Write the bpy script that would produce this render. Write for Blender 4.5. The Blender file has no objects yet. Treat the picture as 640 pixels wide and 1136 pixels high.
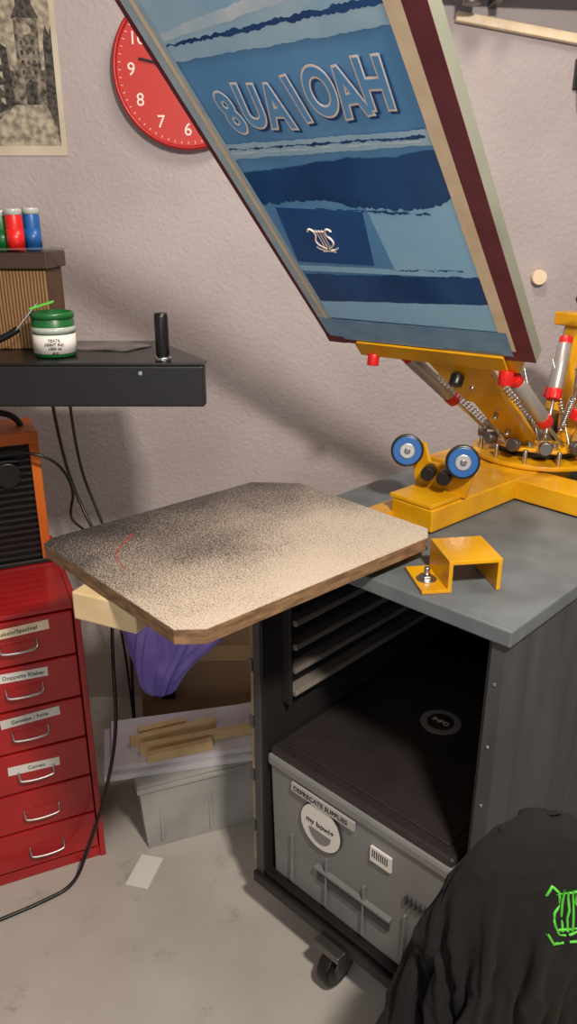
import bpy, bmesh, math, random, time
from mathutils import Vector, Matrix, noise
from mathutils.bvhtree import BVHTree
random.seed(7)
rad=math.radians
scene=bpy.context.scene
scene.view_settings.view_transform='Standard'
scene.view_settings.look='None'
scene.view_settings.exposure=0.0

# ------------------------------------------------------------ materials
def lin(c):
    return tuple(((v/255)/12.92 if v/255<=0.04045 else ((v/255+0.055)/1.055)**2.4) for v in c)+(1,)
def mat(name,rgb,rough=.5,metal=0,var=0.0,vscale=8,rgb2=None,bump=0,bscale=60,coat=0,stretch=(1,1,1),detail=6):
    m=bpy.data.materials.new(name);m.use_nodes=True
    nt=m.node_tree;b=nt.nodes['Principled BSDF']
    b.inputs['Base Color'].default_value=lin(rgb)
    b.inputs['Roughness'].default_value=rough
    b.inputs['Metallic'].default_value=metal
    b.inputs['Coat Weight'].default_value=coat
    if rgb2 is None and var>0: rgb2=tuple(max(0,v*(1-var)) for v in rgb)
    if rgb2 is not None or bump>0:
        tc=nt.nodes.new('ShaderNodeTexCoord');mp=nt.nodes.new('ShaderNodeMapping')
        mp.inputs['Scale'].default_value=stretch
        nt.links.new(tc.outputs['Object'],mp.inputs['Vector'])
    if rgb2 is not None:
        n=nt.nodes.new('ShaderNodeTexNoise');n.inputs['Scale'].default_value=vscale;n.inputs['Detail'].default_value=detail
        nt.links.new(mp.outputs[0],n.inputs['Vector'])
        r=nt.nodes.new('ShaderNodeValToRGB')
        r.color_ramp.elements[0].position=.35;r.color_ramp.elements[0].color=lin(rgb2)
        r.color_ramp.elements[1].position=.65;r.color_ramp.elements[1].color=lin(rgb)
        nt.links.new(n.outputs['Fac'],r.inputs[0]);nt.links.new(r.outputs[0],b.inputs['Base Color'])
    if bump>0:
        n2=nt.nodes.new('ShaderNodeTexNoise');n2.inputs['Scale'].default_value=bscale;n2.inputs['Detail'].default_value=4
        nt.links.new(mp.outputs[0],n2.inputs['Vector'])
        bp=nt.nodes.new('ShaderNodeBump');bp.inputs['Strength'].default_value=bump;bp.inputs['Distance'].default_value=.01
        nt.links.new(n2.outputs['Fac'],bp.inputs['Height']);nt.links.new(bp.outputs[0],b.inputs['Normal'])
    return m
M={}
M['wall']=mat('wall_plaster',(180,171,170),.9,rgb2=(168,159,158),vscale=3,bump=.34,bscale=85)
M['ceil']=mat('ceiling_paint',(150,145,140),.9)
M['cart']=mat('cart_grey',(74,75,76),.6,rgb2=(58,59,60),vscale=7,stretch=(1,3,.35),detail=10)
M['carttop']=mat('cart_top_grey',(106,113,116),.5,rgb2=(92,98,101),vscale=14)
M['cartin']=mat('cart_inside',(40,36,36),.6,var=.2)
M['black']=mat('black_metal',(24,23,24),.45,bump=.1,bscale=300)
M['blackp']=mat('black_plastic',(16,16,17),.35)
M['yellow']=mat('yellow_paint',(226,168,14),.35,rgb2=(200,140,10),vscale=9,coat=.3)
M['red']=mat('red_lacquer',(176,24,28),.38,rgb2=(160,18,22),vscale=6,coat=.3)
M['redd']=mat('red_dark',(110,10,12),.5)
M['steel']=mat('steel',(190,190,190),.3,metal=1)
M['steeld']=mat('dark_steel',(120,118,116),.4,metal=.9)
M['silver']=mat('silver_cylinder',(166,164,160),.35,metal=.5)
M['blue']=mat('blue_wheel',(24,84,150),.35)
M['redk']=mat('red_knob',(206,28,26),.35)
M['maroon']=mat('maroon_frame',(116,50,62),.5,rgb2=(102,42,54),vscale=20)
M['alu']=mat('frame_side',(140,144,128),.5,var=.1)
M['cream']=mat('cream_tape',(248,228,196),.5,rgb2=(232,208,172),vscale=20)
M['ltblue']=mat('pale_blue_tape',(192,210,216),.4,rgb2=(160,192,212),vscale=15)
M['mesh']=mat('blue_emulsion',(112,174,226),.3,rgb2=(96,160,216),vscale=6)  # emulsion blue, lightened like mblue in place of reflected window light
M['sky']=mat('mesh_painted_reflection',(172,226,255),.3,rgb2=(156,214,255),vscale=4)  # same emulsion where it reflects; the brightness is put into the colour
M['dblue']=mat('dark_blue_ink',(24,70,126),.3,rgb2=(38,92,152),vscale=8)
M['rblue']=mat('stencil_reflection_blue',(40,98,166),.3,rgb2=(34,88,154),vscale=8)
M['mblue']=mat('mid_blue',(186,220,240),.35,rgb2=(158,204,234),vscale=10)
M['pale']=mat('pale_stroke',(222,238,248),.35,rgb2=(190,220,240),vscale=18)
M['bottape']=mat('bottom_tape',(136,178,210),.35,rgb2=(114,158,196),vscale=18)
M['pink']=mat('stencil_pink',(252,236,220),.5)
M['wood']=mat('pine_wood',(222,200,158),.6,rgb2=(206,178,132),vscale=14,detail=2)
M['woodx']=mat('pine_wood_x',(218,190,140),.6,rgb2=(204,172,120),vscale=18,detail=2)
M['strip']=mat('hinge_strip_wood',(150,132,104),.7,rgb2=(120,104,82),vscale=20)
M['ply']=mat('board_edge',(140,108,76),.7,rgb2=(96,72,50),vscale=30,stretch=(1,1,4))
M['brown']=mat('card_brown',(160,126,94),.8,rgb2=(144,112,82),vscale=6)
M['white']=mat('white_paper',(222,218,210),.7)
M['whitep']=mat('white_board',(210,206,210),.6,rgb2=(194,190,194),vscale=10)
M['grey']=mat('crate_grey',(128,128,126),.5,rgb2=(118,118,117),vscale=6)
M['greyd']=mat('crate_slot',(60,60,60),.6)
M['lid']=mat('lid_black',(50,44,42),.45,rgb2=(42,37,36),vscale=10,bump=.1,bscale=80)
M['rail']=mat('rail_grey',(124,116,108),.5)
M['purple']=mat('purple_cloth',(172,154,244),.8,rgb2=(144,124,222),vscale=12)
M['clear']=mat('clear_plastic',(176,174,168),.3,rgb2=(150,148,144),vscale=6,coat=.3)
M['orange']=mat('orange_heater',(206,104,24),.45,rgb2=(188,90,20),vscale=10)
M['green']=mat('green_ink',(24,96,44),.35)
M['greenb']=mat('bright_green',(86,190,60),.6)
M['cloth']=mat('black_cotton',(13,10,12),.95,bump=.15,bscale=500)
M['glassg']=mat('jar_plastic',(170,178,170),.15,coat=.5)
M['ink']=mat('marker_ink',(22,22,26),.7)
M['midp']=mat('ink_grey_print',(150,140,124),.8,rgb2=(50,46,42),vscale=70)
M['paper']=mat('old_paper',(206,196,176),.8,rgb2=(190,178,156),vscale=8)
M['walnut']=mat('dark_walnut',(62,44,32),.5)

def floormat():
    m=mat('floor_paint',(192,187,178),.5,rgb2=(168,162,153),vscale=2.4,bump=.06,bscale=30,detail=12)
    nt=m.node_tree;b=nt.nodes['Principled BSDF']
    base=b.inputs['Base Color'].links[0].from_socket
    tc=nt.nodes.new('ShaderNodeTexCoord')
    n=nt.nodes.new('ShaderNodeTexNoise');n.inputs['Scale'].default_value=9;n.inputs['Detail'].default_value=12;n.inputs['Roughness'].default_value=.75
    r=nt.nodes.new('ShaderNodeValToRGB');r.color_ramp.elements[0].position=.58;r.color_ramp.elements[0].color=(0,0,0,1);r.color_ramp.elements[1].position=.70;r.color_ramp.elements[1].color=(1,1,1,1)
    mx=nt.nodes.new('ShaderNodeMix');mx.data_type='RGBA';mx.inputs['B'].default_value=lin((116,109,102))
    nt.links.new(tc.outputs['Object'],n.inputs['Vector']);nt.links.new(n.outputs['Fac'],r.inputs[0])
    ml=nt.nodes.new('ShaderNodeMath');ml.operation='MULTIPLY';ml.inputs[1].default_value=.6
    nt.links.new(r.outputs[0],ml.inputs[0]);nt.links.new(ml.outputs[0],mx.inputs['Factor']);nt.links.new(base,mx.inputs['A'])
    nt.links.new(mx.outputs['Result'],b.inputs['Base Color'])
    return m
M['floor']=floormat()
def ribbed():
    m=mat('bamboo_ribs',(128,92,52),.6);nt=m.node_tree;b=nt.nodes['Principled BSDF']
    tc=nt.nodes.new('ShaderNodeTexCoord');w=nt.nodes.new('ShaderNodeTexWave');w.inputs['Scale'].default_value=45;w.inputs['Distortion'].default_value=1.0
    w.bands_direction='X'
    r=nt.nodes.new('ShaderNodeValToRGB');r.color_ramp.elements[0].color=lin((74,48,24));r.color_ramp.elements[1].color=lin((150,112,66))
    nt.links.new(tc.outputs['Object'],w.inputs[0]);nt.links.new(w.outputs['Color'],r.inputs[0]);nt.links.new(r.outputs[0],b.inputs['Base Color'])
    return m
M['rib']=ribbed()
def palletmat():
    m=mat('pallet_laminate',(214,200,180),.45);nt=m.node_tree;b=nt.nodes['Principled BSDF']
    tc=nt.nodes.new('ShaderNodeTexCoord')
    n=nt.nodes.new('ShaderNodeTexNoise');n.inputs['Scale'].default_value=420;n.inputs['Detail'].default_value=2
    n2=nt.nodes.new('ShaderNodeTexNoise');n2.inputs['Scale'].default_value=7;n2.inputs['Detail'].default_value=6
    sp=nt.nodes.new('ShaderNodeSeparateXYZ')
    nt.links.new(tc.outputs['Object'],n.inputs['Vector']);nt.links.new(tc.outputs['Object'],n2.inputs['Vector']);nt.links.new(tc.outputs['Object'],sp.inputs[0])
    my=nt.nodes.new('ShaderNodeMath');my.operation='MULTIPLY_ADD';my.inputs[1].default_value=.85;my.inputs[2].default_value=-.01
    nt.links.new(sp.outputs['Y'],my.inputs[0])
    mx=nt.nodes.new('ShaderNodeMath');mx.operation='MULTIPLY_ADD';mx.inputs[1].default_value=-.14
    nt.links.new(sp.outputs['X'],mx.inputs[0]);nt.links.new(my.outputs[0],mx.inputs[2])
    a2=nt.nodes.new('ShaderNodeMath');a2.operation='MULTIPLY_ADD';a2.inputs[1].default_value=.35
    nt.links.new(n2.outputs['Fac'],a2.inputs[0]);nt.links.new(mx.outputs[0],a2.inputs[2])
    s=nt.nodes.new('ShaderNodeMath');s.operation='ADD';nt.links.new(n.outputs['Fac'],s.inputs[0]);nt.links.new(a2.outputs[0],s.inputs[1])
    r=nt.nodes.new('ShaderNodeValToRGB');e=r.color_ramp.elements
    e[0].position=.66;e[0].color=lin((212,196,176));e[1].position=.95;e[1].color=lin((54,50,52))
    nt.links.new(s.outputs[0],r.inputs[0]);nt.links.new(r.outputs[0],b.inputs['Base Color'])
    return m
M['pallet']=palletmat()

# ------------------------------------------------------------ builders
def link(o): scene.collection.objects.link(o);return o
def group(name,loc=(0,0,0),rz=0,mx=None):
    e=bpy.data.objects.new(name,None);e.empty_display_size=.05;link(e)
    if mx is not None: e.matrix_world=mx
    else: e.location=loc;e.rotation_euler=(0,0,rz)
    return e
def mk(name,bm,m,parent=None,smooth=False,bevel=0,mx=None,seg=2):
    bmesh.ops.recalc_face_normals(bm,faces=bm.faces)
    me=bpy.data.meshes.new(name);bm.to_mesh(me);bm.free()
    me.materials.append(M[m] if isinstance(m,str) else m)
    if smooth:
        for p in me.polygons:p.use_smooth=True
    o=bpy.data.objects.new(name,me);link(o)
    if parent:o.parent=parent
    if mx is not None:o.matrix_local=mx
    if bevel>0:
        b=o.modifiers.new('bev','BEVEL');b.width=bevel;b.segments=seg;b.limit_method='ANGLE'
    return o
BF=((0,1,3,2),(4,6,7,5),(0,4,5,1),(2,3,7,6),(0,2,6,4),(1,5,7,3))
def box(name,a,b,m,parent=None,bevel=.002,mx=None):
    bm=bmesh.new()
    v=[bm.verts.new((x,y,z)) for x in (a[0],b[0]) for y in (a[1],b[1]) for z in (a[2],b[2])]
    for f in BF: bm.faces.new([v[i] for i in f])
    return mk(name,bm,m,parent,bevel=bevel,mx=mx)
def prism(name,pts,z0,z1,m,parent=None,bevel=0,mx=None):
    bm=bmesh.new()
    lo=[bm.verts.new((x,y,z0)) for x,y in pts];hi=[bm.verts.new((x,y,z1)) for x,y in pts]
    bm.faces.new(lo[::-1]);bm.faces.new(hi);n=len(pts)
    for i in range(n):bm.faces.new((lo[i],lo[(i+1)%n],hi[(i+1)%n],hi[i]))
    return mk(name,bm,m,parent,bevel=bevel,mx=mx)
def zto(p0,p1,up=Vector((0,0,1))):
    p0=Vector(p0);p1=Vector(p1);z=(p1-p0).normalized()
    if abs(z.dot(up))>.98: up=Vector((0,1,0))
    x=up.cross(z).normalized();y=z.cross(x)
    mm=Matrix((x,y,z)).transposed().to_4x4();mm.translation=p0
    return mm,(p1-p0).length
def cyl(name,p0,p1,r,m,parent=None,r1=None,seg=32,bevel=.0015):
    mm,L=zto(p0,p1);r1=r if r1 is None else r1
    bm=bmesh.new()
    lo=[bm.verts.new((r*math.cos(2*math.pi*i/seg),r*math.sin(2*math.pi*i/seg),0)) for i in range(seg)]
    hi=[bm.verts.new((r1*math.cos(2*math.pi*i/seg),r1*math.sin(2*math.pi*i/seg),L)) for i in range(seg)]
    bm.faces.new(lo[::-1]);bm.faces.new(hi)
    for i in range(seg):bm.faces.new((lo[i],lo[(i+1)%seg],hi[(i+1)%seg],hi[i]))
    o=mk(name,bm,m,parent,bevel=bevel,mx=mm)
    for p in o.data.polygons:
        if len(p.vertices)==4:p.use_smooth=True
    return o
def lathe(name,prof,loc,m,parent=None,seg=40,axis=None):
    bm=bmesh.new();rings=[]
    for r,z in prof:
        rings.append([bm.verts.new((max(r,1e-4)*math.cos(2*math.pi*i/seg),max(r,1e-4)*math.sin(2*math.pi*i/seg),z)) for i in range(seg)])
    for a,b in zip(rings,rings[1:]):
        for i in range(seg):bm.faces.new((a[i],a[(i+1)%seg],b[(i+1)%seg],b[i]))
    mm=Matrix.Translation(loc)
    if axis is not None: mm,_=zto(loc,Vector(loc)+Vector(axis))
    return mk(name,bm,m,parent,smooth=True,mx=mm)
def beam(name,p0,p1,w,h,m,parent=None,bevel=.003):
    mm,L=zto(p0,p1)
    bm=bmesh.new()
    v=[bm.verts.new((x,y,z)) for x in (-w/2,w/2) for y in (-h/2,h/2) for z in (0,L)]
    for f in BF: bm.faces.new([v[i] for i in f])
    return mk(name,bm,m,parent,bevel=bevel,mx=mm)
def tube(name,pts,r,m,parent=None,smooth=True,cyc=False):
    cu=bpy.data.curves.new(name,'CURVE');cu.dimensions='3D';cu.bevel_depth=r;cu.bevel_resolution=3
    if smooth and len(pts)>2:
        s=cu.splines.new('NURBS');s.points.add(len(pts)-1);s.order_u=3;s.use_endpoint_u=True;s.resolution_u=8
    else:
        s=cu.splines.new('POLY');s.points.add(len(pts)-1)
    for i,p in enumerate(pts):s.points[i].co=(*p,1)
    s.use_cyclic_u=cyc
    cu.materials.append(M[m]);o=bpy.data.objects.new(name,cu);link(o)
    if parent:o.parent=parent
    return o
def spring(name,p0,p1,r,turns,m,parent,wr=.0014):
    mm,L=zto(p0,p1);pts=[]
    n=turns*10
    for i in range(n+1):
        a=2*math.pi*i/10;pts.append(mm@Vector((r*math.cos(a),r*math.sin(a),L*i/n)))
    return tube(name,pts,wr,m,parent)
def text(name,body,size,mx,m,parent=None,ext=.0004,bold=0,align='CENTER'):
    cu=bpy.data.curves.new(name,'FONT');cu.body=body;cu.size=size;cu.extrude=ext;cu.offset=bold
    cu.align_x=align;cu.align_y='CENTER';cu.materials.append(M[m])
    o=bpy.data.objects.new(name,cu);link(o)
    if parent:o.parent=parent
    o.matrix_local=mx;return o
def frame(o,x,y):
    x=Vector(x).normalized();y=Vector(y).normalized();z=x.cross(y)
    mm=Matrix((x,y,z)).transposed().to_4x4();mm.translation=Vector(o);return mm
def V(*a): return Vector(a)

# ------------------------------------------------------------ room
WY=2.25
box('floor',(-1.8,-2.2,-.06),(1.8,WY+.1,0),'floor',bevel=0)
box('wall_back',(-1.8,WY,0),(1.8,WY+.1,2.75),'wall',bevel=0)
box('wall_left',(-1.9,-2.2,0),(-1.8,WY+.1,2.75),'wall',bevel=0)
box('wall_right',(1.8,-2.2,0),(1.9,WY+.1,2.75),'wall',bevel=0)
box('wall_front',(-1.9,-2.3,0),(1.9,-2.2,2.75),'wall',bevel=0)
box('ceiling',(-1.9,-2.3,2.75),(1.9,WY+.1,2.85),'ceil',bevel=0)

# ------------------------------------------------------------ cart
CR=rad(-44.1)
cart=group('equipment_cart',(-.074,1.366,0),CR)
W,D,H=.552,.80,.991
box('top',(-.006,-.008,H-.028),(W+.008,D,H),'carttop',cart,.003)
box('side_panel_right',(W-.026,0,.12),(W,D-.005,H-.0285),'cart',cart)
box('side_panel_left',(0,0,.12),(.02,D-.005,H-.0285),'cart',cart)
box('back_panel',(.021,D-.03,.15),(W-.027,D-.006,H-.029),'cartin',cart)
box('bottom_panel',(.021,.002,.12),(W-.027,D-.031,.149),'black',cart)
box('bottom_rail',(.0,-.012,.112),(W,-.0005,.14),'black',cart,.003)
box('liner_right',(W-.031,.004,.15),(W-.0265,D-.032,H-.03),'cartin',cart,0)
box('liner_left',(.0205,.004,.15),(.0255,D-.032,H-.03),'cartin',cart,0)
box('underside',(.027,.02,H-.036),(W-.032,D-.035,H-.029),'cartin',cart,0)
box('hinge_strip',(-.010,.002,.16),(-.001,.016,H-.03),'strip',cart,.001)
for i in range(5): box(f'hinge_{i}',(-.014,-.002,.25+i*.14),(-.001,.004,.28+i*.14),'steeld',cart,.001)
for i in range(6):
    z=.60+i*.056
    prism(f'slot_rail_{i}',[(0,0),(.03,0),(.034,.006),(.03,.014),(0,.014)],0,.56,'rail',cart,.002,
          mx=Matrix.Translation((.026,.63,z))@Matrix.Rotation(rad(90),4,'X'))
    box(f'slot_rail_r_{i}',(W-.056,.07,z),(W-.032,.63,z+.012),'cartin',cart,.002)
box('rail_post',(.026,.06,.58),(.05,.069,.95),'cartin',cart)
def caster(k,x,y):
    cyl(f'wheel_{k}',(x-.016,y,.05),(x+.016,y,.05),.0495,'blackp',cart,bevel=.006)
    cyl(f'wheel_hub_{k}',(x-.019,y,.05),(x+.019,y,.05),.022,'steeld',cart)
    box(f'fork_{k}a',(x-.024,y-.02,.035),(x-.020,y+.025,.10),'steeld',cart)
    box(f'fork_{k}b',(x+.020,y-.02,.035),(x+.024,y+.025,.10),'steeld',cart)
    box(f'plate_{k}',(x-.035,y-.035,.10),(x+.035,y+.035,.118),'steeld',cart)
caster(0,.245,.0);caster(1,.50,.06);caster(2,.05,.70);caster(3,.50,.70)
cyl('side_sticker',(W+.0005,.42,.66),(W+.003,.42,.66),.075,'white',cart,seg=48,bevel=0)
for i in range(7): cyl(f'screw_{i}',(W-.013,-.0005,.2+i*.115),(W-.013,-.002,.2+i*.115),.003,'steel',cart,seg=10,bevel=0)

# crate in the cart
cr=group('storage_crate',(-.074,1.366,.0),CR)
x0,x1,y0,y1=.030,.497,.008,.62
z0=.1495;ZR=.478
def crate_body():
    bm=bmesh.new()
    def rect(i,z):
        return [bm.verts.new(p) for p in ((x0+i,y0+i,z),(x1-i,y0+i,z),(x1-i,y1-i,z),(x0+i,y1-i,z))]
    a=rect(.012,z0);b=rect(.006,ZR-.001)
    c_=rect(.012,ZR-.001);d=rect(.018,z0+.01)
    for p,q in ((a,b),(b,c_),(c_,d)):
        for i in range(4):bm.faces.new((p[i],p[(i+1)%4],q[(i+1)%4],q[i]))
    bm.faces.new(a);bm.faces.new(d)
    return mk('body',bm,'grey',cr,bevel=.006)
crate_body()
box('rim',(x0,y0,ZR-.03),(x1,y1,ZR),'grey',cr,.008)
box('lid',(x0+.004,y0+.004,ZR),(x1-.004,y1-.004,ZR+.018),'lid',cr,.008)
box('lid_panel',(x0+.03,y0+.03,ZR+.018),(x1-.03,y1-.03,ZR+.023),'lid',cr,.004)
LZ=ZR+.0231
cyl('lid_sticker',(.255,.33,LZ),(.255,.33,LZ+.001),.045,'grey',cr,seg=48,bevel=0)
cyl('lid_sticker_disc',(.255,.33,LZ+.001),(.255,.33,LZ+.0018),.03,'lid',cr,seg=48,bevel=0)
text('lid_sticker_text','INFO',.018,Matrix.Translation((.255,.33,LZ+.002)),'white',cr)
F=lambda x,z,y=y0+.003:frame((x,y,z),(1,0,0),(0,0,1))
LX=.185
cyl('round_label',(LX,y0+.006,.372),(LX,y0+.001,.372),.054,'white',cr,seg=56,bevel=0)
cyl('round_label_ring',(LX,y0+.006,.372),(LX,y0+.0014,.372),.056,'greyd',cr,seg=56,bevel=0)
prism('label_bowl',[(.030*math.cos(a),.030*math.sin(a)) for a in [math.pi+math.pi*i/16 for i in range(17)]],0,.0005,'grey',cr,mx=F(LX,.362,y0+.0004))
text('round_label_text','my bowl+',.019,F(LX,.378,y0),'ink',cr)
box('marker_tape',(LX-.08,y0-.0018,.424),(LX+.09,y0+.004,.445),'clear',cr,0)
text('tape_text','DEPRECATE SUPPLIES',.0155,F(LX,.434,y0-.0022),'ink',cr)
box('barcode_label',(.315,y0+.001,.38),(.365,y0+.006,.415),'white',cr,0)
for i in range(8): box(f'barcode_{i}',(.320+i*.005,y0+.0002,.392),(.322+i*.005,y0+.001,.41),'ink',cr,0)
for i in range(4): box(f'rib_{i}',(.10+i*.10,y0+.001,.17),(.104+i*.10,y0+.010,.30),'grey',cr,.001)
for i in range(7): box(f'vent_{i}',(.40+i*.010,y0+.001,.33),(.404+i*.010,y0+.008,.35),'greyd',cr,0)
box('handle_ledge',(.17,y0-.001,.255),(.37,y0+.012,.263),'grey',cr,.002)
box('handle_recess',(.175,y0+.004,.225),(.365,y0+.010,.255),'greyd',cr,.002)

# ------------------------------------------------------------ pallet
A42=rad(42)
pal=group('print_pallet',(math.cos(A42)*.49-math.sin(A42)*.745,math.sin(A42)*.49+math.cos(A42)*.745,0),A42)
pp=[(.030,-.004),(.50,-.004),(.53,.02),(.53,.355),(.46,.425),(.018,.425),(-.004,.410),(-.004,.024)]
prism('core',pp,1.0145,1.037,'ply',pal,.001)
prism('laminate',[(x*.998+.0005,y*.998+.0005) for x,y in pp],1.037,1.0385,'pallet',pal)
tube('red_mark',[(.13,.345,1.0388),(.09,.32,1.0388),(.055,.28,1.0388),(.045,.23,1.0388)],.0007,'redk',pal)
# support beam running back under the pallet
wb=group('wooden_beam',(-.335,1.058,.989),rad(-24.9))
box('beam',(0,0,-.024),(.118,.42,.024),'wood',wb,.003)

# ------------------------------------------------------------ printing machine
def E(a,b,z): return Vector((math.cos(A42)*a-math.sin(A42)*b,math.sin(A42)*a+math.cos(A42)*b,z))
mc=group('screen_printing_press')
HUB=Vector((.58,1.71,0))
TZ=.9915
beam('base_beam',E(1.09,.86,1.018),E(1.60,.86,1.018),.10,.045,'yellow',mc)
beam('base_cross',E(1.42,.30,1.016),E(1.42,1.05,1.016),.09,.043,'yellow',mc)
beam('pallet_arm',E(.90,.93,1.003),E(1.2,.93,1.003),.05,.020,'yellow',mc)
cyl('column',HUB+V(0,0,TZ),HUB+V(0,0,1.14),.035,'steeld',mc)
cyl('hub_disc',HUB+V(0,0,1.042),HUB+V(0,0,1.052),.15,'yellow',mc,seg=56)
cyl('hub_disc_black',HUB+V(0,0,1.053),HUB+V(0,0,1.070),.095,'blackp',mc,seg=40)
cyl('hub_plate',HUB+V(0,0,1.071),HUB+V(0,0,1.079),.12,'yellow',mc,seg=8)
def channel(name,L,mxx):
    pts=[(-.080,0),(-.080,.006),(-.038,.006),(-.038,.055),(.050,.055),(.050,0),(.043,0),(.043,.048),(-.031,.048),(-.031,0)]
    return prism(name,pts,-L/2,L/2,'yellow',mc,.001,mx=mxx@Matrix.Rotation(rad(90),4,'X'))
channel('foot_channel',.095,Matrix.Translation((.284,1.146,TZ))@Matrix.Rotation(rad(8),4,'Z'))
fx,fy=.226,1.133
cyl('foot_bolt',(fx,fy,TZ+.006),(fx,fy,TZ+.014),.011,'steel',mc,seg=6)
cyl('foot_bolt_stud',(fx,fy,TZ+.014),(fx,fy,TZ+.028),.005,'steel',mc,seg=16)
cyl('foot_washer',(fx,fy,TZ+.006),(fx,fy,TZ+.008),.017,'steel',mc)
e1=V(math.cos(A42),math.sin(A42),0);e2=V(-math.sin(A42),math.cos(A42),0);ez=V(0,0,1)
wl=E(1.148,.925,1.122);wr=E(1.165,.805,1.122)
def wheel(k,c):
    ax=(-e1*.75-e2*.65+ez*.15).normalized()
    cyl(f'wheel_rubber_{k}',c-ax*.009,c+ax*.009,.032,'blackp',mc,bevel=.003)
    cyl(f'wheel_blue_{k}',c-ax*.0105,c+ax*.0105,.028,'blue',mc)
    cyl(f'wheel_core_{k}',c-ax*.013,c+ax*.013,.015,'silver',mc)
    cyl(f'wheel_bolt_{k}',c-ax*.03,c+ax*.016,.006,'steeld',mc)
wheel('l',wl);wheel('r',wr)
gm=frame(E(1.185,.865,1.044),-e2,ez)
prism('gate_plate',[(-.06,0),(.06,0),(.075,.055),(.07,.09),(.045,.09),(.035,.055),(-.03,.055),(-.045,.09),(-.07,.09),(-.075,.055)],-.004,.004,'yellow',mc,.001,mx=gm)
box('gate_foot',(-.05,-.06,.0),(.05,.06,.008),'yellow',mc,.001,mx=frame(E(1.15,.865,1.042),-e2,e1))
for k_,dx in (('a',-.02),('b',.018)):
    c=E(1.175,.865,1.085)-e2*dx
    cyl(f'gate_knob_{k_}',c,c-e1*.03-e2*.015,.014,'blackp',mc,seg=12)
be=rad(53);ph=rad(44)
k=.46/.54
C0=Vector((0,0,1.55))
Bc=C0+(Vector((.53705882,1.66522231,1.25594177))-C0)*k
Ac=C0+(Vector((.10579565,1.99020242,1.25594177))-C0)*k
X=(Bc-Ac).normalized();U=Vector((-math.cos(be)*math.cos(ph),-math.sin(be)*math.cos(ph),math.sin(ph)))
SM=frame(Ac,X,U);Z=X.cross(U)
box('clamp_plate',(.075,-.03,.001),(.40,.012,.006),'yellow',mc,.001,mx=SM)
box('clamp_bar',(.06,-.045,-.045),(.42,-.004,-.002),'yellow',mc,.003,mx=SM)
def S(a,b,c_): return Ac+X*a+U*b+Z*c_
def armshape(name,p0,p1,w0,w1,th,side):
    p0=Vector(p0);p1=Vector(p1);d=(p1-p0);s=Vector(side).normalized();n=s.cross(d.normalized()).normalized()
    bm=bmesh.new();vs=[]
    for p,w_ in ((p0,w0),(p0+d*.45,w0*.9),(p1,w1)):
        vs.append([bm.verts.new(p+s*a*w_/2+n*b*th/2) for a,b in ((-1,-1),(1,-1),(1,1),(-1,1))])
    for a,b in zip(vs,vs[1:]):
        for i in range(4):bm.faces.new((a[i],a[(i+1)%4],b[(i+1)%4],b[i]))
    bm.faces.new(vs[0]);bm.faces.new(vs[-1][::-1])
    return mk(name,bm,'yellow',mc,bevel=.003)
arm_top=S(.29,-.03,-.02);arm_bot=HUB+V(-.055,-.045,1.085)
armshape('print_arm',arm_top,arm_bot,.085,.06,.03,X)
armshape('print_arm_plate',arm_top+Z*.02,arm_top.lerp(arm_bot,.45)+Z*.02,.13,.085,.006,X)
cyl('arm_knob',S(.29,-.06,.008),S(.29,-.065,.03),.014,'blackp',mc,seg=12)
for t in (.25,.6,.8):
    c=arm_top.lerp(arm_bot,t)+Z*.02;cyl(f'arm_bolt_{int(t*100)}',c-Z*.005,c+Z*.010,.006,'steel',mc,seg=6)
def cylset(k_,p0,p1,f0=.0,f1=.5):
    p0=Vector(p0);p1=Vector(p1);d=(p1-p0);u=d.normalized()
    cyl(f'cylinder_{k_}',p0+d*f0,p0+d*f1,.0155,'silver',mc)
    cyl(f'rod_{k_}',p0+d*f1,p1,.004,'steel',mc)
    cyl(f'knob_{k_}a',p0+d*f0-u*.016,p0+d*f0+u*.004,.015,'redk',mc,seg=10)
    cyl(f'knob_{k_}b',p0+d*f1-u*.004,p0+d*f1+u*.02,.017,'redk',mc,seg=10)
cylset('a',S(.17,-.03,-.01),HUB+V(-.13,.01,1.10),.06,.55)
cylset('b',S(.405,-.06,.0),HUB+V(.01,-.12,1.09),.05,.55)
cylset('c',HUB+V(.03,.0,1.29),HUB+V(-.02,-.09,1.10),.0,.5)
cyl('clamp_knob_a',S(.10,-.03,.0),S(.10,-.045,.02),.013,'redk',mc,seg=10)
cyl('clamp_knob_b',S(.395,-.035,.0),S(.395,-.055,.02),.015,'redk',mc,seg=10)
for i,(p,q) in enumerate([(S(.20,-.05,-.01),HUB+V(-.10,-.03,1.09)),(S(.35,-.06,-.01),HUB+V(-.0,-.11,1.09)),(HUB+V(-.15,.02,1.20),HUB+V(-.06,0,1.08)),(HUB+V(-.16,-.03,1.18),HUB+V(-.09,-.06,1.07)),(HUB+V(.02,-.13,1.22),HUB+V(.02,-.05,1.09)),(HUB+V(.08,-.10,1.24),HUB+V(.04,-.05,1.09)),(HUB+V(-.06,-.02,1.24),HUB+V(-.03,-.08,1.09)),(HUB+V(.0,-.02,1.26),HUB+V(.03,-.10,1.09)),(HUB+V(.06,.0,1.28),HUB+V(.05,-.10,1.09))]):
    m2=p.lerp(q,.2);m3=p.lerp(q,.8)
    spring(f'spring_{i}',m2,m3,.006,16,'steel',mc);tube(f'spring_hook_{i}',[p,m2],.0016,'steel',mc);tube(f'spring_hook2_{i}',[m3,q],.0016,'steel',mc)
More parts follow.
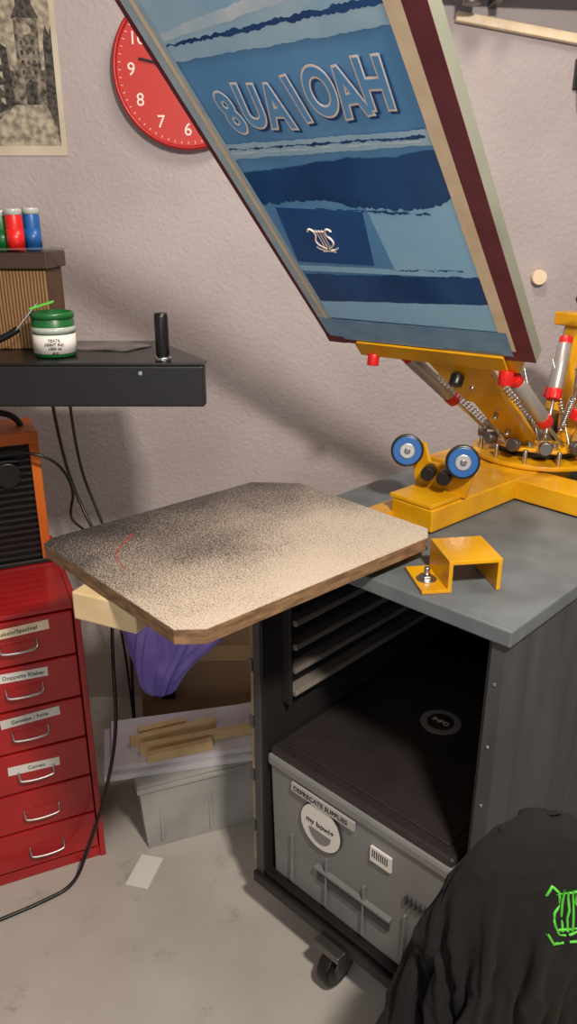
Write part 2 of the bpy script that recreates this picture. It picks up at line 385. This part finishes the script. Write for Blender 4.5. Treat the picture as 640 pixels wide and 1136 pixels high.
def arm(k_,d,z1=1.36,L=.22,cl=.14,w0=.09):
    d=Vector(d).normalized();s=d.cross(ez)
    p0=HUB+d*.05+ez*1.085;p1=HUB+d*L+ez*z1
    armshape(f'arm_{k_}',p1,p0,w0,.06,.03,s)
    beam(f'arm_clamp_{k_}',p1-s*cl+ez*.01,p1+s*cl+ez*.01,.05,.03,'yellow',mc)
    for j,t in enumerate((-.09,.09)):
        t=t*cl/.14
        cyl(f'arm_cyl_{k_}{j}',p1+s*t,p0+s*t*.8+(p1-p0)*.3,.0135,'silver',mc)
        cyl(f'arm_red_{k_}{j}',p1+s*t-ez*.045,p1+s*t-ez*.02,.017,'redk',mc,seg=10)
        cyl(f'arm_red2_{k_}{j}',p0+s*t*.8+(p1-p0)*.28,p0+s*t*.8+(p1-p0)*.38,.017,'redk',mc,seg=10)
arm('b',(.75,-.45,0),1.29,.15,.10,.11)
arm('c',(.60,.40,0),1.32,.14,.09,.12)
arm('d',(.95,.10,0),1.39,.20,.12,.11)
for i in range(12):
    a=i*math.pi/6
    c=HUB+V(.10*math.cos(a),.10*math.sin(a),1.079)
    cyl(f'nut_{i}',c,c+V(0,0,.012),.009,'steel',mc,seg=6)
    c2=HUB+V(.12*math.cos(a+.3),.12*math.sin(a+.3),1.088)
    cyl(f'roller_{i}',c2,c2+V(.02*math.cos(a+.3),.02*math.sin(a+.3),0),.014,'steeld',mc)
    c3=HUB+V(.135*math.cos(a),.135*math.sin(a),1.052)
    cyl(f'hub_bolt_{i}',c3,c3+V(0,0,.03),.005,'steel',mc,seg=10)
kb=HUB+V(.045,-.06,0)
cyl('top_knob_stem',kb+V(0,0,1.08),kb+V(0,0,1.375),.006,'steel',mc)
lathe('top_knob',[(0,0),(.02,.004),(.026,.016),(.020,.030),(0,.034)],kb+V(0,0,1.375),'blackp',mc)

# ------------------------------------------------------------ screen
scr=group('printing_screen',mx=SM)
Wd,L=.46,.86
for n_,a,b,c1,d1 in [('left',0,.028,0,L),('right',Wd-.034,Wd,0,L),('bottom',.028,Wd-.034,0,.03),('top',.028,Wd-.034,L-.03,L)]:
    box(f'bar_{n_}',(a,c1,-.03),(b,d1,-.001),'alu',scr,.001)
    box(f'bar_face_{n_}',(a,c1,-.001),(b,d1,.0),'maroon',scr,0)
box('mesh',(.026,.028,-.0022),(Wd-.032,L-.02,-.0012),'mesh',scr,0)
def band(name,xs,lo,hi,m,z,j=0,jh=None,n=90):
    jh=j if jh is None else jh
    bm=bmesh.new();prev=None;w1=w2=0
    for i in range(n+1):
        t=i/n;x=xs[0]+(xs[1]-xs[0])*t
        def ip(v):
            if len(v)==2:return v[0]+(v[1]-v[0])*t
            s=t*(len(v)-1);q=min(int(s),len(v)-2);return v[q]+(v[q+1]-v[q])*(s-q)
        w1=w1*.6+random.uniform(-j,j);w2=w2*.6+random.uniform(-jh,jh)
        a=ip(lo)+w1;b=ip(hi)+w2
        cur=(bm.verts.new((x,a,z)),bm.verts.new((x,max(b,a+.0004),z)))
        if prev:bm.faces.new((prev[0],cur[0],cur[1],prev[1]))
        prev=cur
    return mk(name,bm,m,scr)
XL,XR=.040,.408
band('stroke_top',(XL,XR),(.668,.672),(L-.03,L-.03),'mblue',.0001,.0012,0)
band('stroke_top_edge',(XL,XR),(.690,.700),(.694,.709),'dblue',.0002,.0022)
band('stroke_top_pale',(XL,XR),(.700,.735),(.712,.76),'pale',.0002,.001)
band('pale_band',(XL,XR),(.490,.496),(.520,.522),'mblue',.0002,.0012)
band('pale_band_line',(XL,XR-.01),(.508,.508),(.5105,.513),'dblue',.0003,.0018)
band('pale_band_line_b',(XL,XR-.02),(.500,.502),(.503,.505),'pale',.0003,.0012)
band('dark_band_mid',(XL,XR),(.392,.400,.396,.382,.376,.396),(.462,.466,.474,.480,.478,.488),'dblue',.0003,.0036,.0012)
band('dark_wisps',(.15,.36),(.380,.366),(.3815,.369),'dblue',.0004,.0025)
band('reflection_band',(XL,XR),(.225,.225),(.395,.402),'sky',.0001,.0)  # reflection on the glossy mesh, painted as a lighter band
band('bright_band_left',(XL,.25),(.24,.24),(.40,.40),'mesh',.0002,.0008)
prism('dark_stencil_reflection',[(.046,.250),(.212,.247),(.240,.374),(.068,.386)],.0003,.0006,'rblue',scr)  # stencil block; its slanted dark outline is a reflection painted in
band('dark_band_low',(XL,XR),(.137,.158),(.215,.218,.222,.228),'dblue',.0003,.0008,.0018)
band('dark_specks',(.24,.38),(.236,.240),(.237,.2425),'dblue',.0004,.0024)
band('reflection_low',(XL,XR),(.085,.085),(.14,.16),'sky',.0002,0)  # lower reflecting strip of mesh, painted brighter
band('tape_left',(.010,.043),(.03,.03),(L,L),'ltblue',.0006)
band('tape_left_inner',(.026,.034),(.03,.03),(L,L),'cream',.0008)
band('tape_right',(Wd-.055,Wd-.032),(.03,.03),(L,L),'cream',.0006,0)
band('tape_bottom',(.012,Wd-.04),(.014,.014),(.082,.084),'bottape',.0009,0)
band('tape_patch',(.0,.045),(.0,.0),(.022,.022),'maroon',.0012)
band('tape_patch_r',(.28,.40),(-.001,-.001),(.02,.02),'alu',.0012)
word='8UAIOAH'
rot=[8,-7,-5,6,-4,5,-3]
for i,chh in enumerate(word):
    cx=.090+i*.0435;cy=.572+.0035*i+.005*math.sin(i*2.1)
    mxl=Matrix.Translation((cx,cy,.0006))@Matrix.Rotation(rad(rot[i]),4,'Z')@Matrix.Diagonal((.62,1.05,1,1))
    sz=.093+.0015*i
    text(f'letter_shadow_{i}',chh,sz,Matrix.Translation((.003,-.004,-.0002))@mxl,'dblue',scr,.0001,.0064)
    text(f'letter_outline_{i}',chh,sz,mxl,'pink',scr,.0001,.0058)
    text(f'letter_{i}',chh,sz,Matrix.Translation((0,0,.0003))@mxl,'mesh',scr,.0001,.0024)
lm=Matrix.Translation((.133,.312,.0008))@Matrix.Scale(.95,4)
for sgn in (-1,1):
    tube(f'emblem_arm_{sgn}',[lm@V(sgn*a,b,0) for a,b in ((.002,-.026),(.016,-.018),(.020,-.004),(.011,.008),(.012,.020),(.022,.026),(.026,.018))],.0020,'pink',scr)
    tube(f'emblem_leaf_{sgn}',[lm@V(sgn*a,b,0) for a,b in ((.004,-.03),(.020,-.03),(.024,-.020))],.0018,'pink',scr)
for i,xx in enumerate((-.006,0,.006)): tube(f'emblem_string_{i}',[lm@V(xx,-.022,0),lm@V(xx,.022,0)],.0012,'pink',scr)
tube('emblem_bar',[lm@V(-.014,.018,0),lm@V(.014,.018,0)],.0016,'pink',scr)
tube('emblem_foot',[lm@V(-.014,-.034,0),lm@V(0,-.030,0),lm@V(.014,-.034,0)],.0018,'pink',scr)

# ------------------------------------------------------------ red drawer cabinet
CT=.738
cab=group('drawer_cabinet',(-.731,1.432,0),rad(23.9))
box('case_left',(0,.004,.03),(.012,.43,CT),'red',cab)
box('case_right',(.266,.0,.0),(.28,.43,CT),'red',cab)
box('case_top',(.012,.0,CT-.012),(.266,.43,CT),'red',cab)
box('case_back',(.012,.42,.03),(.266,.43,CT-.012),'redd',cab)
box('case_bottom',(.012,.004,.0),(.266,.42,.03),'red',cab)
box('inner',(.012,.03,.03),(.266,.41,CT-.013),'redd',cab,0)
for i in range(6):
    zt=CT-.016-i*.1145;zb=zt-.109
    box(f'drawer_{i}',(.016,-.004,zb),(.263,.028,zt),'red',cab,.003)
    zc=(zt+zb)/2-.010
    tube(f'handle_{i}',[(.10,-.004,zc+.012),(.10,-.02,zc+.004),(.104,-.026,zc),(.14,-.028,zc-.002),(.176,-.026,zc),(.18,-.02,zc+.004),(.18,-.004,zc+.012)],.0028,'steel',cab)
    if i<4:
        zl=zt-.024-(.022 if i==3 else 0)
        mxl=frame((.15,-.0045,zl),(1,0,.04*((-1)**i)),(-.04*((-1)**i),0,1))
        box(f'label_{i}',(-.072,-.011,0),(.06-.015*(i%2),.012,.0008),'white' if i else 'cream',cab,0,mx=mxl)
        text(f'label_text_{i}',['Rakeln/Spachtel','Doppelte Kleber','Gewebe / Folie','Cameo'][i],.0135,mxl@Matrix.Translation((-.008,0,.001)),'ink',cab)
ht=group('fan_heater',(-.731,1.432,0),rad(23.9))
hx0,hx1,hy0,hy1=.03,.258,.25,.40;hz=CT+.0005
box('foot',(hx0,hy0,hz),(hx1,hy1,hz+.012),'blackp',ht)
box('case_r',(hx1-.022,hy0,hz+.012),(hx1,hy1,hz+.31),'orange',ht)
box('case_l',(hx0,hy0,hz+.012),(hx0+.03,hy1,hz+.31),'orange',ht)
box('case_t',(hx0,hy0,hz+.31),(hx1,hy1,hz+.34),'orange',ht)
box('case_in',(hx0+.03,hy0+.03,hz+.012),(hx1-.022,hy1,hz+.31),'blackp',ht)
for i in range(17): box(f'grille_{i}',(hx0+.03,hy0+.006,hz+.02+i*.0165),(hx1-.022,hy0+.012,hz+.026+i*.0165),'black',ht,0)
cyl('dial',(hx0+.15,hy0+.006,hz+.24),(hx0+.15,hy0-.01,hz+.24),.03,'blackp',ht)
tube('carry_handle',[(hx0+.03,hy0+.07,hz+.34),(hx0+.04,hy0+.07,hz+.38),(hx1-.04,hy0+.07,hz+.38),(hx1-.03,hy0+.07,hz+.34)],.008,'blackp',ht)
cb=group('power_cable')
tube('cord_a',[(-.70,1.74,1.03),(-.62,1.70,1.05),(-.54,1.72,1.02),(-.52,1.76,.93),(-.55,1.80,.86),(-.57,1.88,.80),(-.54,1.97,.72),(-.48,1.98,.4),(-.48,1.99,.01)],.0035,'blackp',cb)
tube('cord_b',[(-.62,1.98,1.10),(-.60,1.95,.95),(-.55,1.93,.8),(-.47,1.85,.7),(-.43,1.62,.55),(-.41,1.53,.40),(-.45,1.50,.22),(-.50,1.475,.08),(-.53,1.44,.006),(-.60,1.39,.0045),(-.70,1.33,.0045),(-.95,1.2,.0045)],.0045,'blackp',cb)
tube('cord_c',[(-.58,2.0,1.12),(-.57,1.97,.95),(-.52,1.95,.8),(-.44,1.90,.6),(-.45,1.88,.3),(-.45,1.86,.01)],.004,'blackp',cb)

# ------------------------------------------------------------ flash dryer + things on it
fd=group('flash_dryer')
ST=1.286
prism('housing',[(-1.15,1.5),(-.167,1.5),(-.165,1.53),(-.30,1.785),(-1.15,1.785)],ST-.088,ST-.006,'black',fd,.004)
prism('cover',[(-1.15,1.497),(-.164,1.497),(-.162,1.53),(-.298,1.788),(-1.15,1.788)],ST-.006,ST,'blackp',fd,.002)
cyl('handle_base',(-.248,1.525,ST),(-.248,1.525,ST+.008),.016,'steel',fd)
lathe('handle',[(.011,.006),(.0135,.012),(.0135,.085),(.012,.092),(0,.093)],(-.248,1.525,ST),'blackp',fd)
cyl('screw_front',(-.29,1.4995,ST-.02),(-.29,1.497,ST-.02),.004,'steel',fd,seg=12,bevel=0)
cyl('stand',(-1.08,1.65,.03),(-1.08,1.65,ST-.088),.025,'black',fd)
cyl('stand_foot',(-1.08,1.65,.0005),(-1.08,1.65,.03),.20,'black',fd)
M['stain']=mat('stained_film',(110,104,104),.3,rgb2=(40,36,38),vscale=16)
prism('ink_stained_sheet',[(-.50,1.66),(-.34,1.63),(-.30,1.70),(-.36,1.76),(-.50,1.77)],ST+.0005,ST+.003,'stain',None)
bk=group('bamboo_box')
box('body',(-.80,1.66,ST+.0005),(-.503,1.78,1.45),'rib',bk,.003)
box('tray_lid',(-.805,1.65,1.451),(-.495,1.79,1.484),'walnut',bk,.003)
def jar(name,x,y,z,r,h,col,lab=None,capm=None):
    g=group(name,(x,y,z))
    lathe('glass',[(0,0.0005),(r*.9,.0005),(r,.004),(r,h*.8),(r*.93,h*.86),(r*.93,h*.9)],(0,0,0),col,g)
    lathe('rim',[(r*.93,h*.86),(r*1.02,h*.87),(r*1.02,h*.98),(r*.98,h),(r*.85,h),(r*.82,h*.9),(0,h*.9)],(0,0,0),capm or col,g)
    if lab: lathe('label',[(r*1.004,h*.10),(r*1.012,h*.10),(r*1.012,h*.52),(r*1.004,h*.52)],(0,0,0),lab,g)
    return g
g=jar('ink_jar',-.477,1.585,ST,.042,.088,'green','white','green')
lathe('glass_band',[(.0425,.048),(.0432,.048),(.0432,.060),(.0425,.060)],(0,0,0),'glassg',g)
for i in range(4): text(f'label_line_{i}',['TEXTIL','PRINT INK','1000 ml','eco'][i],.008,frame((.012,-.0428,.036-i*.008),(1,.25,0),(0,0,1)),'ink',g)
jar('paint_jar',-.565,1.685,1.4845,.0175,.083,'redk','redk','glassg')
jar('paint_jar',-.598,1.70,1.4845,.0165,.080,'green','green','glassg')
jar('paint_jar',-.540,1.72,1.4845,.0175,.085,'blue','blue','glassg')
jar('paint_jar',-.640,1.70,1.4845,.022,.078,'redk','white','glassg')
sp=group('palette_knife')
tube('handle',[(-.66,1.56,ST+.012),(-.58,1.565,ST+.03),(-.545,1.57,ST+.055)],.007,'blackp',sp)
beam('blade',(-.545,1.57,ST+.055),(-.50,1.575,ST+.105),.022,.0015,'steel',sp,0)
beam('blade_paint',(-.515,1.573,ST+.095),(-.47,1.578,ST+.108),.024,.004,'greenb',sp,.001)
sp2=group('squeegee_spatula')
beam('blade',(-.60,1.655,1.49),(-.45,1.65,1.492),.02,.002,'steel',sp2,0)
beam('grip',(-.72,1.655,1.4945),(-.60,1.655,1.4945),.022,.01,'blackp',sp2)

# ------------------------------------------------------------ wall things
ck=group('wall_clock',mx=frame((-.262,WY-.0,1.902),(1,0,0),(0,0,1)))
R_=.186
M['clockface']=mat('clock_red',(186,48,42),.5);M['clockrim']=mat('clock_rim',(172,28,28),.35)
M['num']=mat('clock_numeral',(240,214,204),.5)
lathe('rim',[(R_*.985,.0),(R_,.004),(R_,.03),(R_*.985,.036),(R_*.95,.036),(R_*.94,.026)],(0,0,.001),'clockrim',ck,seg=96)
cyl('face',(0,0,.002),(0,0,.026),R_*.945,'clockface',ck,seg=96,bevel=0)
for h in range(1,13):
    a=rad(90-30*h)
    text(f'numeral_{h}',str(h),.042,Matrix.Translation((.138*math.cos(a),.138*math.sin(a),.0265)),'num',ck,bold=.0002)
for i in range(60):
    a=rad(6*i);r=.168
    box(f'tick_{i}',(-.0007,-.003,0),(.0007,.003,.0006),'num',ck,0,mx=Matrix.Translation((r*math.cos(a),r*math.sin(a),.0265))@Matrix.Rotation(a-math.pi/2,4,'Z'))
def hand(n,ang,l,w):
    box(n,(-w,-.02,0),(w,l,.002),'ink',ck,.0,mx=Matrix.Translation((0,0,.029))@Matrix.Rotation(rad(ang),4,'Z'))
hand('hour_hand',60,.08,.004);hand('minute_hand',78,.12,.0025);cyl('hub',(0,0,.026),(0,0,.034),.008,'ink',ck)
text('brand_text','QUARTZ',.012,Matrix.Translation((0,.05,.0265)),'num',ck)

po=group('wall_poster',mx=frame((-.89,WY,1.705),(1,0,0),(0,0,1)))
box('sheet',(0,0,.0005),(.302,.43,.003),'paper',po,0)
box('border_print',(.018,.024,.003),(.288,.415,.0032),'midp',po,0)
def pl(n,pts,m,z): prism(n,pts,z,z+.0002,m,po)
M['inkk']=mat('etching_black',(34,32,32),.8,rgb2=(92,86,78),vscale=90)
M['inkl']=mat('etching_light',(186,176,154),.8,rgb2=(120,112,100),vscale=60)
TX=.06
pl('sky_print',[(.08+TX,.2),(.24+TX-.012,.2),(.288,.415),(.02,.415)],'inkl',.0033)
pl('street',[(.05,.024),(.288,.024),(.20+TX,.12),(.12+TX,.12)],'inkl',.0034)
pl('houses_right',[(.288,.05),(.288,.30),(.282,.28),(.274,.30),(.266,.27),(.262,.12)],'inkk',.0036)
pl('houses_left',[(.018,.05),(.018,.36),(.07,.33),(.10,.36),(.14,.27),(.17,.25),(.18,.12)],'inkk',.0036)
pl('tower',[(.135+TX,.12),(.135+TX,.31),(.130+TX,.315),(.145+TX,.345),(.145+TX,.36),(.165+TX,.412),(.185+TX,.36),(.185+TX,.345),(.200+TX,.315),(.195+TX,.31),(.195+TX,.12)],'midp',.0038)
pl('tower_roof',[(.130+TX,.315),(.145+TX,.345),(.145+TX,.36),(.165+TX,.412),(.185+TX,.36),(.185+TX,.345),(.200+TX,.315)],'inkk',.0040)
pl('tower_gate',[(.150+TX,.12),(.150+TX,.165),(.165+TX,.18),(.180+TX,.165),(.180+TX,.12)],'inkk',.0041)
pl('tower_clock',[(.165+TX+.012*math.cos(i*.52),.29+.012*math.sin(i*.52)) for i in range(12)],'inkl',.0042)
for j in range(4):
    for i in range(3): pl(f'tower_window_{j}{i}',[(.146+TX+i*.015,.19+j*.022),(.153+TX+i*.015,.19+j*.022),(.153+TX+i*.015,.200+j*.022),(.146+TX+i*.015,.200+j*.022)],'inkk',.0042)
for j in range(6):
    for i in range(5):
        xx=.024+i*.03;pl(f'window_pane_{j}{i}',[(xx,.09+j*.030+i*.002),(xx+.010,.09+j*.030),(xx+.010,.106+j*.030),(xx,.106+j*.030)],'inkl',.004)
pi=group('ceiling_pipe')
cyl('pipe_a',(.36,2.16,2.10),(1.75,2.16,2.05),.04,'black',pi)
cyl('pipe_b',(.36,2.19,2.20),(1.75,2.19,2.18),.05,'black',pi)
cyl('pipe_c',(.44,2.16,2.03),(.44,2.16,2.7),.022,'steeld',pi)
for i in range(4): box(f'clip_{i}',(.5+i*.35,2.13,2.04),(.52+i*.35,2.2499,2.25),'steeld',pi)
beam('trim_1',(.42,2.238,2.022),(1.79,2.238,1.80),.022,.022,'cream',None)
cyl('wall_peg',(.70,2.2495,1.395),(.70,2.225,1.395),.02,'cream',None)
hk=group('wall_hook');tube('wire',[(.745,2.245,1.90),(.745,2.22,1.88),(.75,2.215,1.82),(.76,2.22,1.80)],.004,'blackp',hk);box('plate',(.735,2.24,1.86),(.765,2.2495,1.93),'blackp',hk)

# ------------------------------------------------------------ clutter behind
sb=group('storage_box',(-.376,1.545,0),rad(20.8))
bm=bmesh.new()
def rect(i,z,w=.40,d=.24): return [bm.verts.new(p) for p in ((i,i,z),(w-i,i,z),(w-i,d-i,z),(i,d-i,z))]
a=rect(.015,.0005);b=rect(.0,.205);c_=rect(.004,.205);d_=rect(.019,.006)
for p,q in ((a,b),(b,c_),(c_,d_)):
    for i in range(4):bm.faces.new((p[i],p[(i+1)%4],q[(i+1)%4],q[i]))
bm.faces.new(a);bm.faces.new(d_);mk('tub',bm,'clear',sb,bevel=.004)
box('rim',(-.006,-.006,.195),(.406,.246,.21),'clear',sb,.004)
box('lid',(-.004,-.004,.2105),(.404,.244,.222),'clear',sb,.004)
for i in range(3): box(f'rib_{i}',(.05+i*.13,.002,.03),(.056+i*.13,.012,.18),'clear',sb,.001)
bd=group('shelf_board',(-.463,1.557,0),rad(12.8))
box('board_lower',(.0,0,.2225),(.50,.20,.238),'whitep',bd,.001)
box('board_upper',(.02,.015,.2385),(.50,.21,.254),'whitep',bd,.001)
ws=group('wooden_sticks')
for i,(p,q) in enumerate([((-.415,1.66,.2675),(-.20,1.745,.2675)),((-.385,1.63,.2675),(-.08,1.725,.2675)),((-.36,1.595,.2675),(-.20,1.655,.2675)),((-.40,1.695,.2675),(-.28,1.745,.2675))]):
    beam(f'stick_{i}',p,q,.018,.026,'woodx',ws,.001)
cbx=group('cardboard_box',(-.44,1.945,0),rad(2))
box('carton',(0,0,.0005),(.62,.27,.50),'brown',cbx,.002)
M['tapebr']=mat('packing_tape',(180,146,108),.3)
box('tape',(0.0,-.0008,.33),(.62,0,.38),'tapebr',cbx,0)
box('print_mark',(.06,-.0006,.20),(.10,0,.28),'ink',cbx,0)
def loft(name,prof,m,fold,seed,seg=96,parent=None):
    bm=bmesh.new();rings=[]
    for kk,(cx,cy,z,rx,ry) in enumerate(prof):
        t=kk/(len(prof)-1);ring=[]
        for i in range(seg):
            a=2*math.pi*i/seg
            nn=noise.noise(Vector((math.cos(a)*2.2+seed,math.sin(a)*2.2,t*1.2)))
            n2=noise.noise(Vector((math.cos(a)*5+seed,math.sin(a)*5,t*2.2+3)))
            s=1+fold*(nn*1.1+n2*.8)
            ring.append(bm.verts.new((cx+rx*s*math.cos(a),cy+ry*s*math.sin(a),z)))
        rings.append(ring)
    for a,b in zip(rings,rings[1:]):
        for i in range(seg):bm.faces.new((a[i],a[(i+1)%seg],b[(i+1)%seg],b[i]))
    bm.faces.new(rings[0]);bm.faces.new(rings[-1][::-1])
    o=mk(name,bm,m,parent,smooth=True);sm=o.modifiers.new('s','SUBSURF');sm.levels=1;sm.render_levels=1
    return o
loft('purple_cloth',[(-.30,1.87,.54,.03,.02),(-.31,1.87,.535,.10,.03),(-.31,1.87,.50,.14,.04),(-.32,1.87,.44,.12,.04),(-.35,1.87,.38,.08,.035),(-.37,1.87,.31,.055,.03),(-.37,1.87,.265,.03,.02)],'purple',.45,4.0)
box('paper_tag',(-.03,-.05,.0005),(.03,.05,.0015),'white',None,0,mx=Matrix.Translation((-.365,1.49,0))@Matrix.Rotation(rad(-14),4,'Z'))

# ------------------------------------------------------------ chair + black shirt (cloth simulated)
CX=.345
ch=group('chair',(CX,.60,0),rad(-8))
box('seat',(-.14,-.20,.44),(.20,.20,.47),'wood',ch,.01)
for i,(a,b) in enumerate(((-.12,-.18),(.16,-.18),(-.12,.16),(.16,.16))): box(f'leg_{i}',(a,b,.0005),(a+.025,b+.025,.44),'steeld',ch)
box('back_post',(-.02,.14,.47),(.02,.16,.70),'steeld',ch)
def ellipsoid(name,c,r,m,parent=None):
    bm=bmesh.new();bmesh.ops.create_uvsphere(bm,u_segments=40,v_segments=24,radius=1)
    for v in bm.verts: v.co=Vector((v.co.x*r[0],v.co.y*r[1],v.co.z*r[2]))+Vector(c)
    return mk(name,bm,m,parent,smooth=True)
bc=(.330,.76,.672)
back=ellipsoid('back_rest',bc,(.11,.04,.165),'blackp')
col2=ellipsoid('tmp2',(.165,.70,.69),(.028,.028,.06),'blackp')
for o in (back,col2):
    o.modifiers.new('col','COLLISION');o.collision.thickness_outer=.006;o.collision.cloth_friction=25
bm=bmesh.new();N=104;SZ=.80
gv=[[bm.verts.new(((i/N-.5)*SZ,(j/N-.5)*SZ,.030*noise.noise(Vector((i*.10,j*.10,3)))+.012*noise.noise(Vector((i*.3,j*.3,9))))) for j in range(N+1)] for i in range(N+1)]
for i in range(N):
    for j in range(N): bm.faces.new((gv[i][j],gv[i+1][j],gv[i+1][j+1],gv[i][j+1]))
ts=mk('black_shirt',bm,'cloth',smooth=True)
ts.data.transform(Matrix.Translation((CX-.01,.755,.865))@Matrix.Rotation(rad(32),4,'Z'))
vg=ts.vertex_groups.new(name='pin')
pins=[v.index for v in ts.data.vertices if abs(v.co.y-bc[1])<.010 and (abs(v.co.x-.27)<.008 or abs(v.co.x-.335)<.008 or abs(v.co.x-.40)<.008)]
for i_ in pins:
    v=ts.data.vertices[i_];xx=(v.co.x-bc[0])/(.118)
    v.co.z=bc[2]+.176*math.sqrt(max(.1,1-xx*xx))+.006
vg.add(pins,1.0,'REPLACE')
cm=ts.modifiers.new('cloth','CLOTH');cs=cm.settings
cs.vertex_group_mass='pin'
cs.quality=6;cs.mass=.2;cs.tension_stiffness=15;cs.compression_stiffness=15;cs.shear_stiffness=5;cs.bending_stiffness=.02;cs.air_damping=1
cs.shrink_min=-.26
cm.collision_settings.use_collision=True;cm.collision_settings.distance_min=.004
cm.collision_settings.use_self_collision=True;cm.collision_settings.self_distance_min=.003
scene.frame_start=1;scene.frame_end=50
cm.point_cache.frame_start=1;cm.point_cache.frame_end=50
t0=time.time()
for fr in range(1,40):
    scene.frame_set(fr)
    if time.time()-t0>150:break
dg=bpy.context.evaluated_depsgraph_get()
me2=bpy.data.meshes.new_from_object(ts.evaluated_get(dg))
ts.modifiers.clear();ts.data=me2
for p in me2.polygons:p.use_smooth=True
so=ts.modifiers.new('solid','SOLIDIFY');so.thickness=.002
su=ts.modifiers.new('sub','SUBSURF');su.levels=1;su.render_levels=1
bpy.data.objects.remove(col2);back.modifiers.clear()
back.parent=ch;back.matrix_parent_inverse=(Matrix.Translation((CX,.60,0))@Matrix.Rotation(rad(-8),4,'Z')).inverted()
scene.frame_set(1)
bvh=BVHTree.FromPolygons([v.co for v in me2.vertices],[tuple(p.vertices) for p in me2.polygons])
dirp=V(.1,.75,-.65).normalized();px=V(1,.1,0).normalized()
py=V(0,.65,.75).normalized()
ec=V(.337,.64,.810)
def onshirt(a,b):
    o=ec+px*a+py*b-dirp*.5
    hit,nrm,_,_=bvh.ray_cast(o,dirp,2)
    if hit is None: return None
    if nrm.dot(dirp)>0:nrm=-nrm
    return hit+nrm*.002
def dens(pts,n=6):
    out=[]
    for p,q in zip(pts,pts[1:]):
        for i in range(n):out.append((p[0]+(q[0]-p[0])*i/n,p[1]+(q[1]-p[1])*i/n))
    out.append(pts[-1]);return out
st=[]
for sg in (-1,1):
    st.append([(sg*a,b) for a,b in ((.002,-.026),(.012,-.024),(.018,-.014),(.018,-.004),(.010,.008),(.012,.020),(.020,.026),(.026,.018))])
    st.append([(sg*a,b) for a,b in ((.004,-.034),(.018,-.034),(.026,-.022))])
    st.append([(sg*.006,-.022),(sg*.006,.022)])
st+= [[(0,-.022),(0,.022)],[(-.014,.019),(.014,.019)],[(-.012,-.020),(.012,-.020)]]
for i,s_ in enumerate(st):
    pts=[p for p in (onshirt(a*1.05,b*1.15) for a,b in dens(s_)) if p is not None]
    run=[]
    for p in pts:
        if run and (p-run[-1]).length>.025: break
        run.append(p)
    if len(run)>2: tube(f'green_print_{i}',run,.0017,'greenb',ts,smooth=False)

# ------------------------------------------------------------ lights
def area(name,loc,size,power,col,tgt):
    l=bpy.data.lights.new(name,'AREA');l.energy=power;l.color=col;l.shape='RECTANGLE';l.size=size[0];l.size_y=size[1]
    o=bpy.data.objects.new(name,l);link(o);o.location=loc
    o.rotation_euler=(Vector(tgt)-Vector(loc)).to_track_quat('-Z','Y').to_euler()
    return o
area('ceiling_lamp_a',(.25,1.35,2.66),(.6,.2),15,(1,.87,.75),(.0,1.5,0))
area('ceiling_lamp_b',(.45,.0,2.32),(.16,.12),44,(1,.90,.80),(-.1,1.3,.8))
area('ceiling_lamp_c',(-.5,-.8,2.6),(1.2,.6),9,(1,.91,.84),(-.1,.9,0))
area('window_light',(-.3,-1.9,1.1),(.9,.9),11,(.80,.90,1),(.1,1.4,1.5))
w=bpy.data.worlds.new('world');scene.world=w;w.use_nodes=True
w.node_tree.nodes['Background'].inputs[0].default_value=(.5,.55,.65,1);w.node_tree.nodes['Background'].inputs[1].default_value=.3

cam=bpy.data.cameras.new('camera');co=bpy.data.objects.new('camera',cam);link(co)
co.location=(0,0,1.55);co.rotation_euler=(rad(69),0,0)
cam.sensor_fit='VERTICAL';cam.sensor_height=36;cam.lens=850/1136*36;cam.clip_start=.02
scene.camera=co
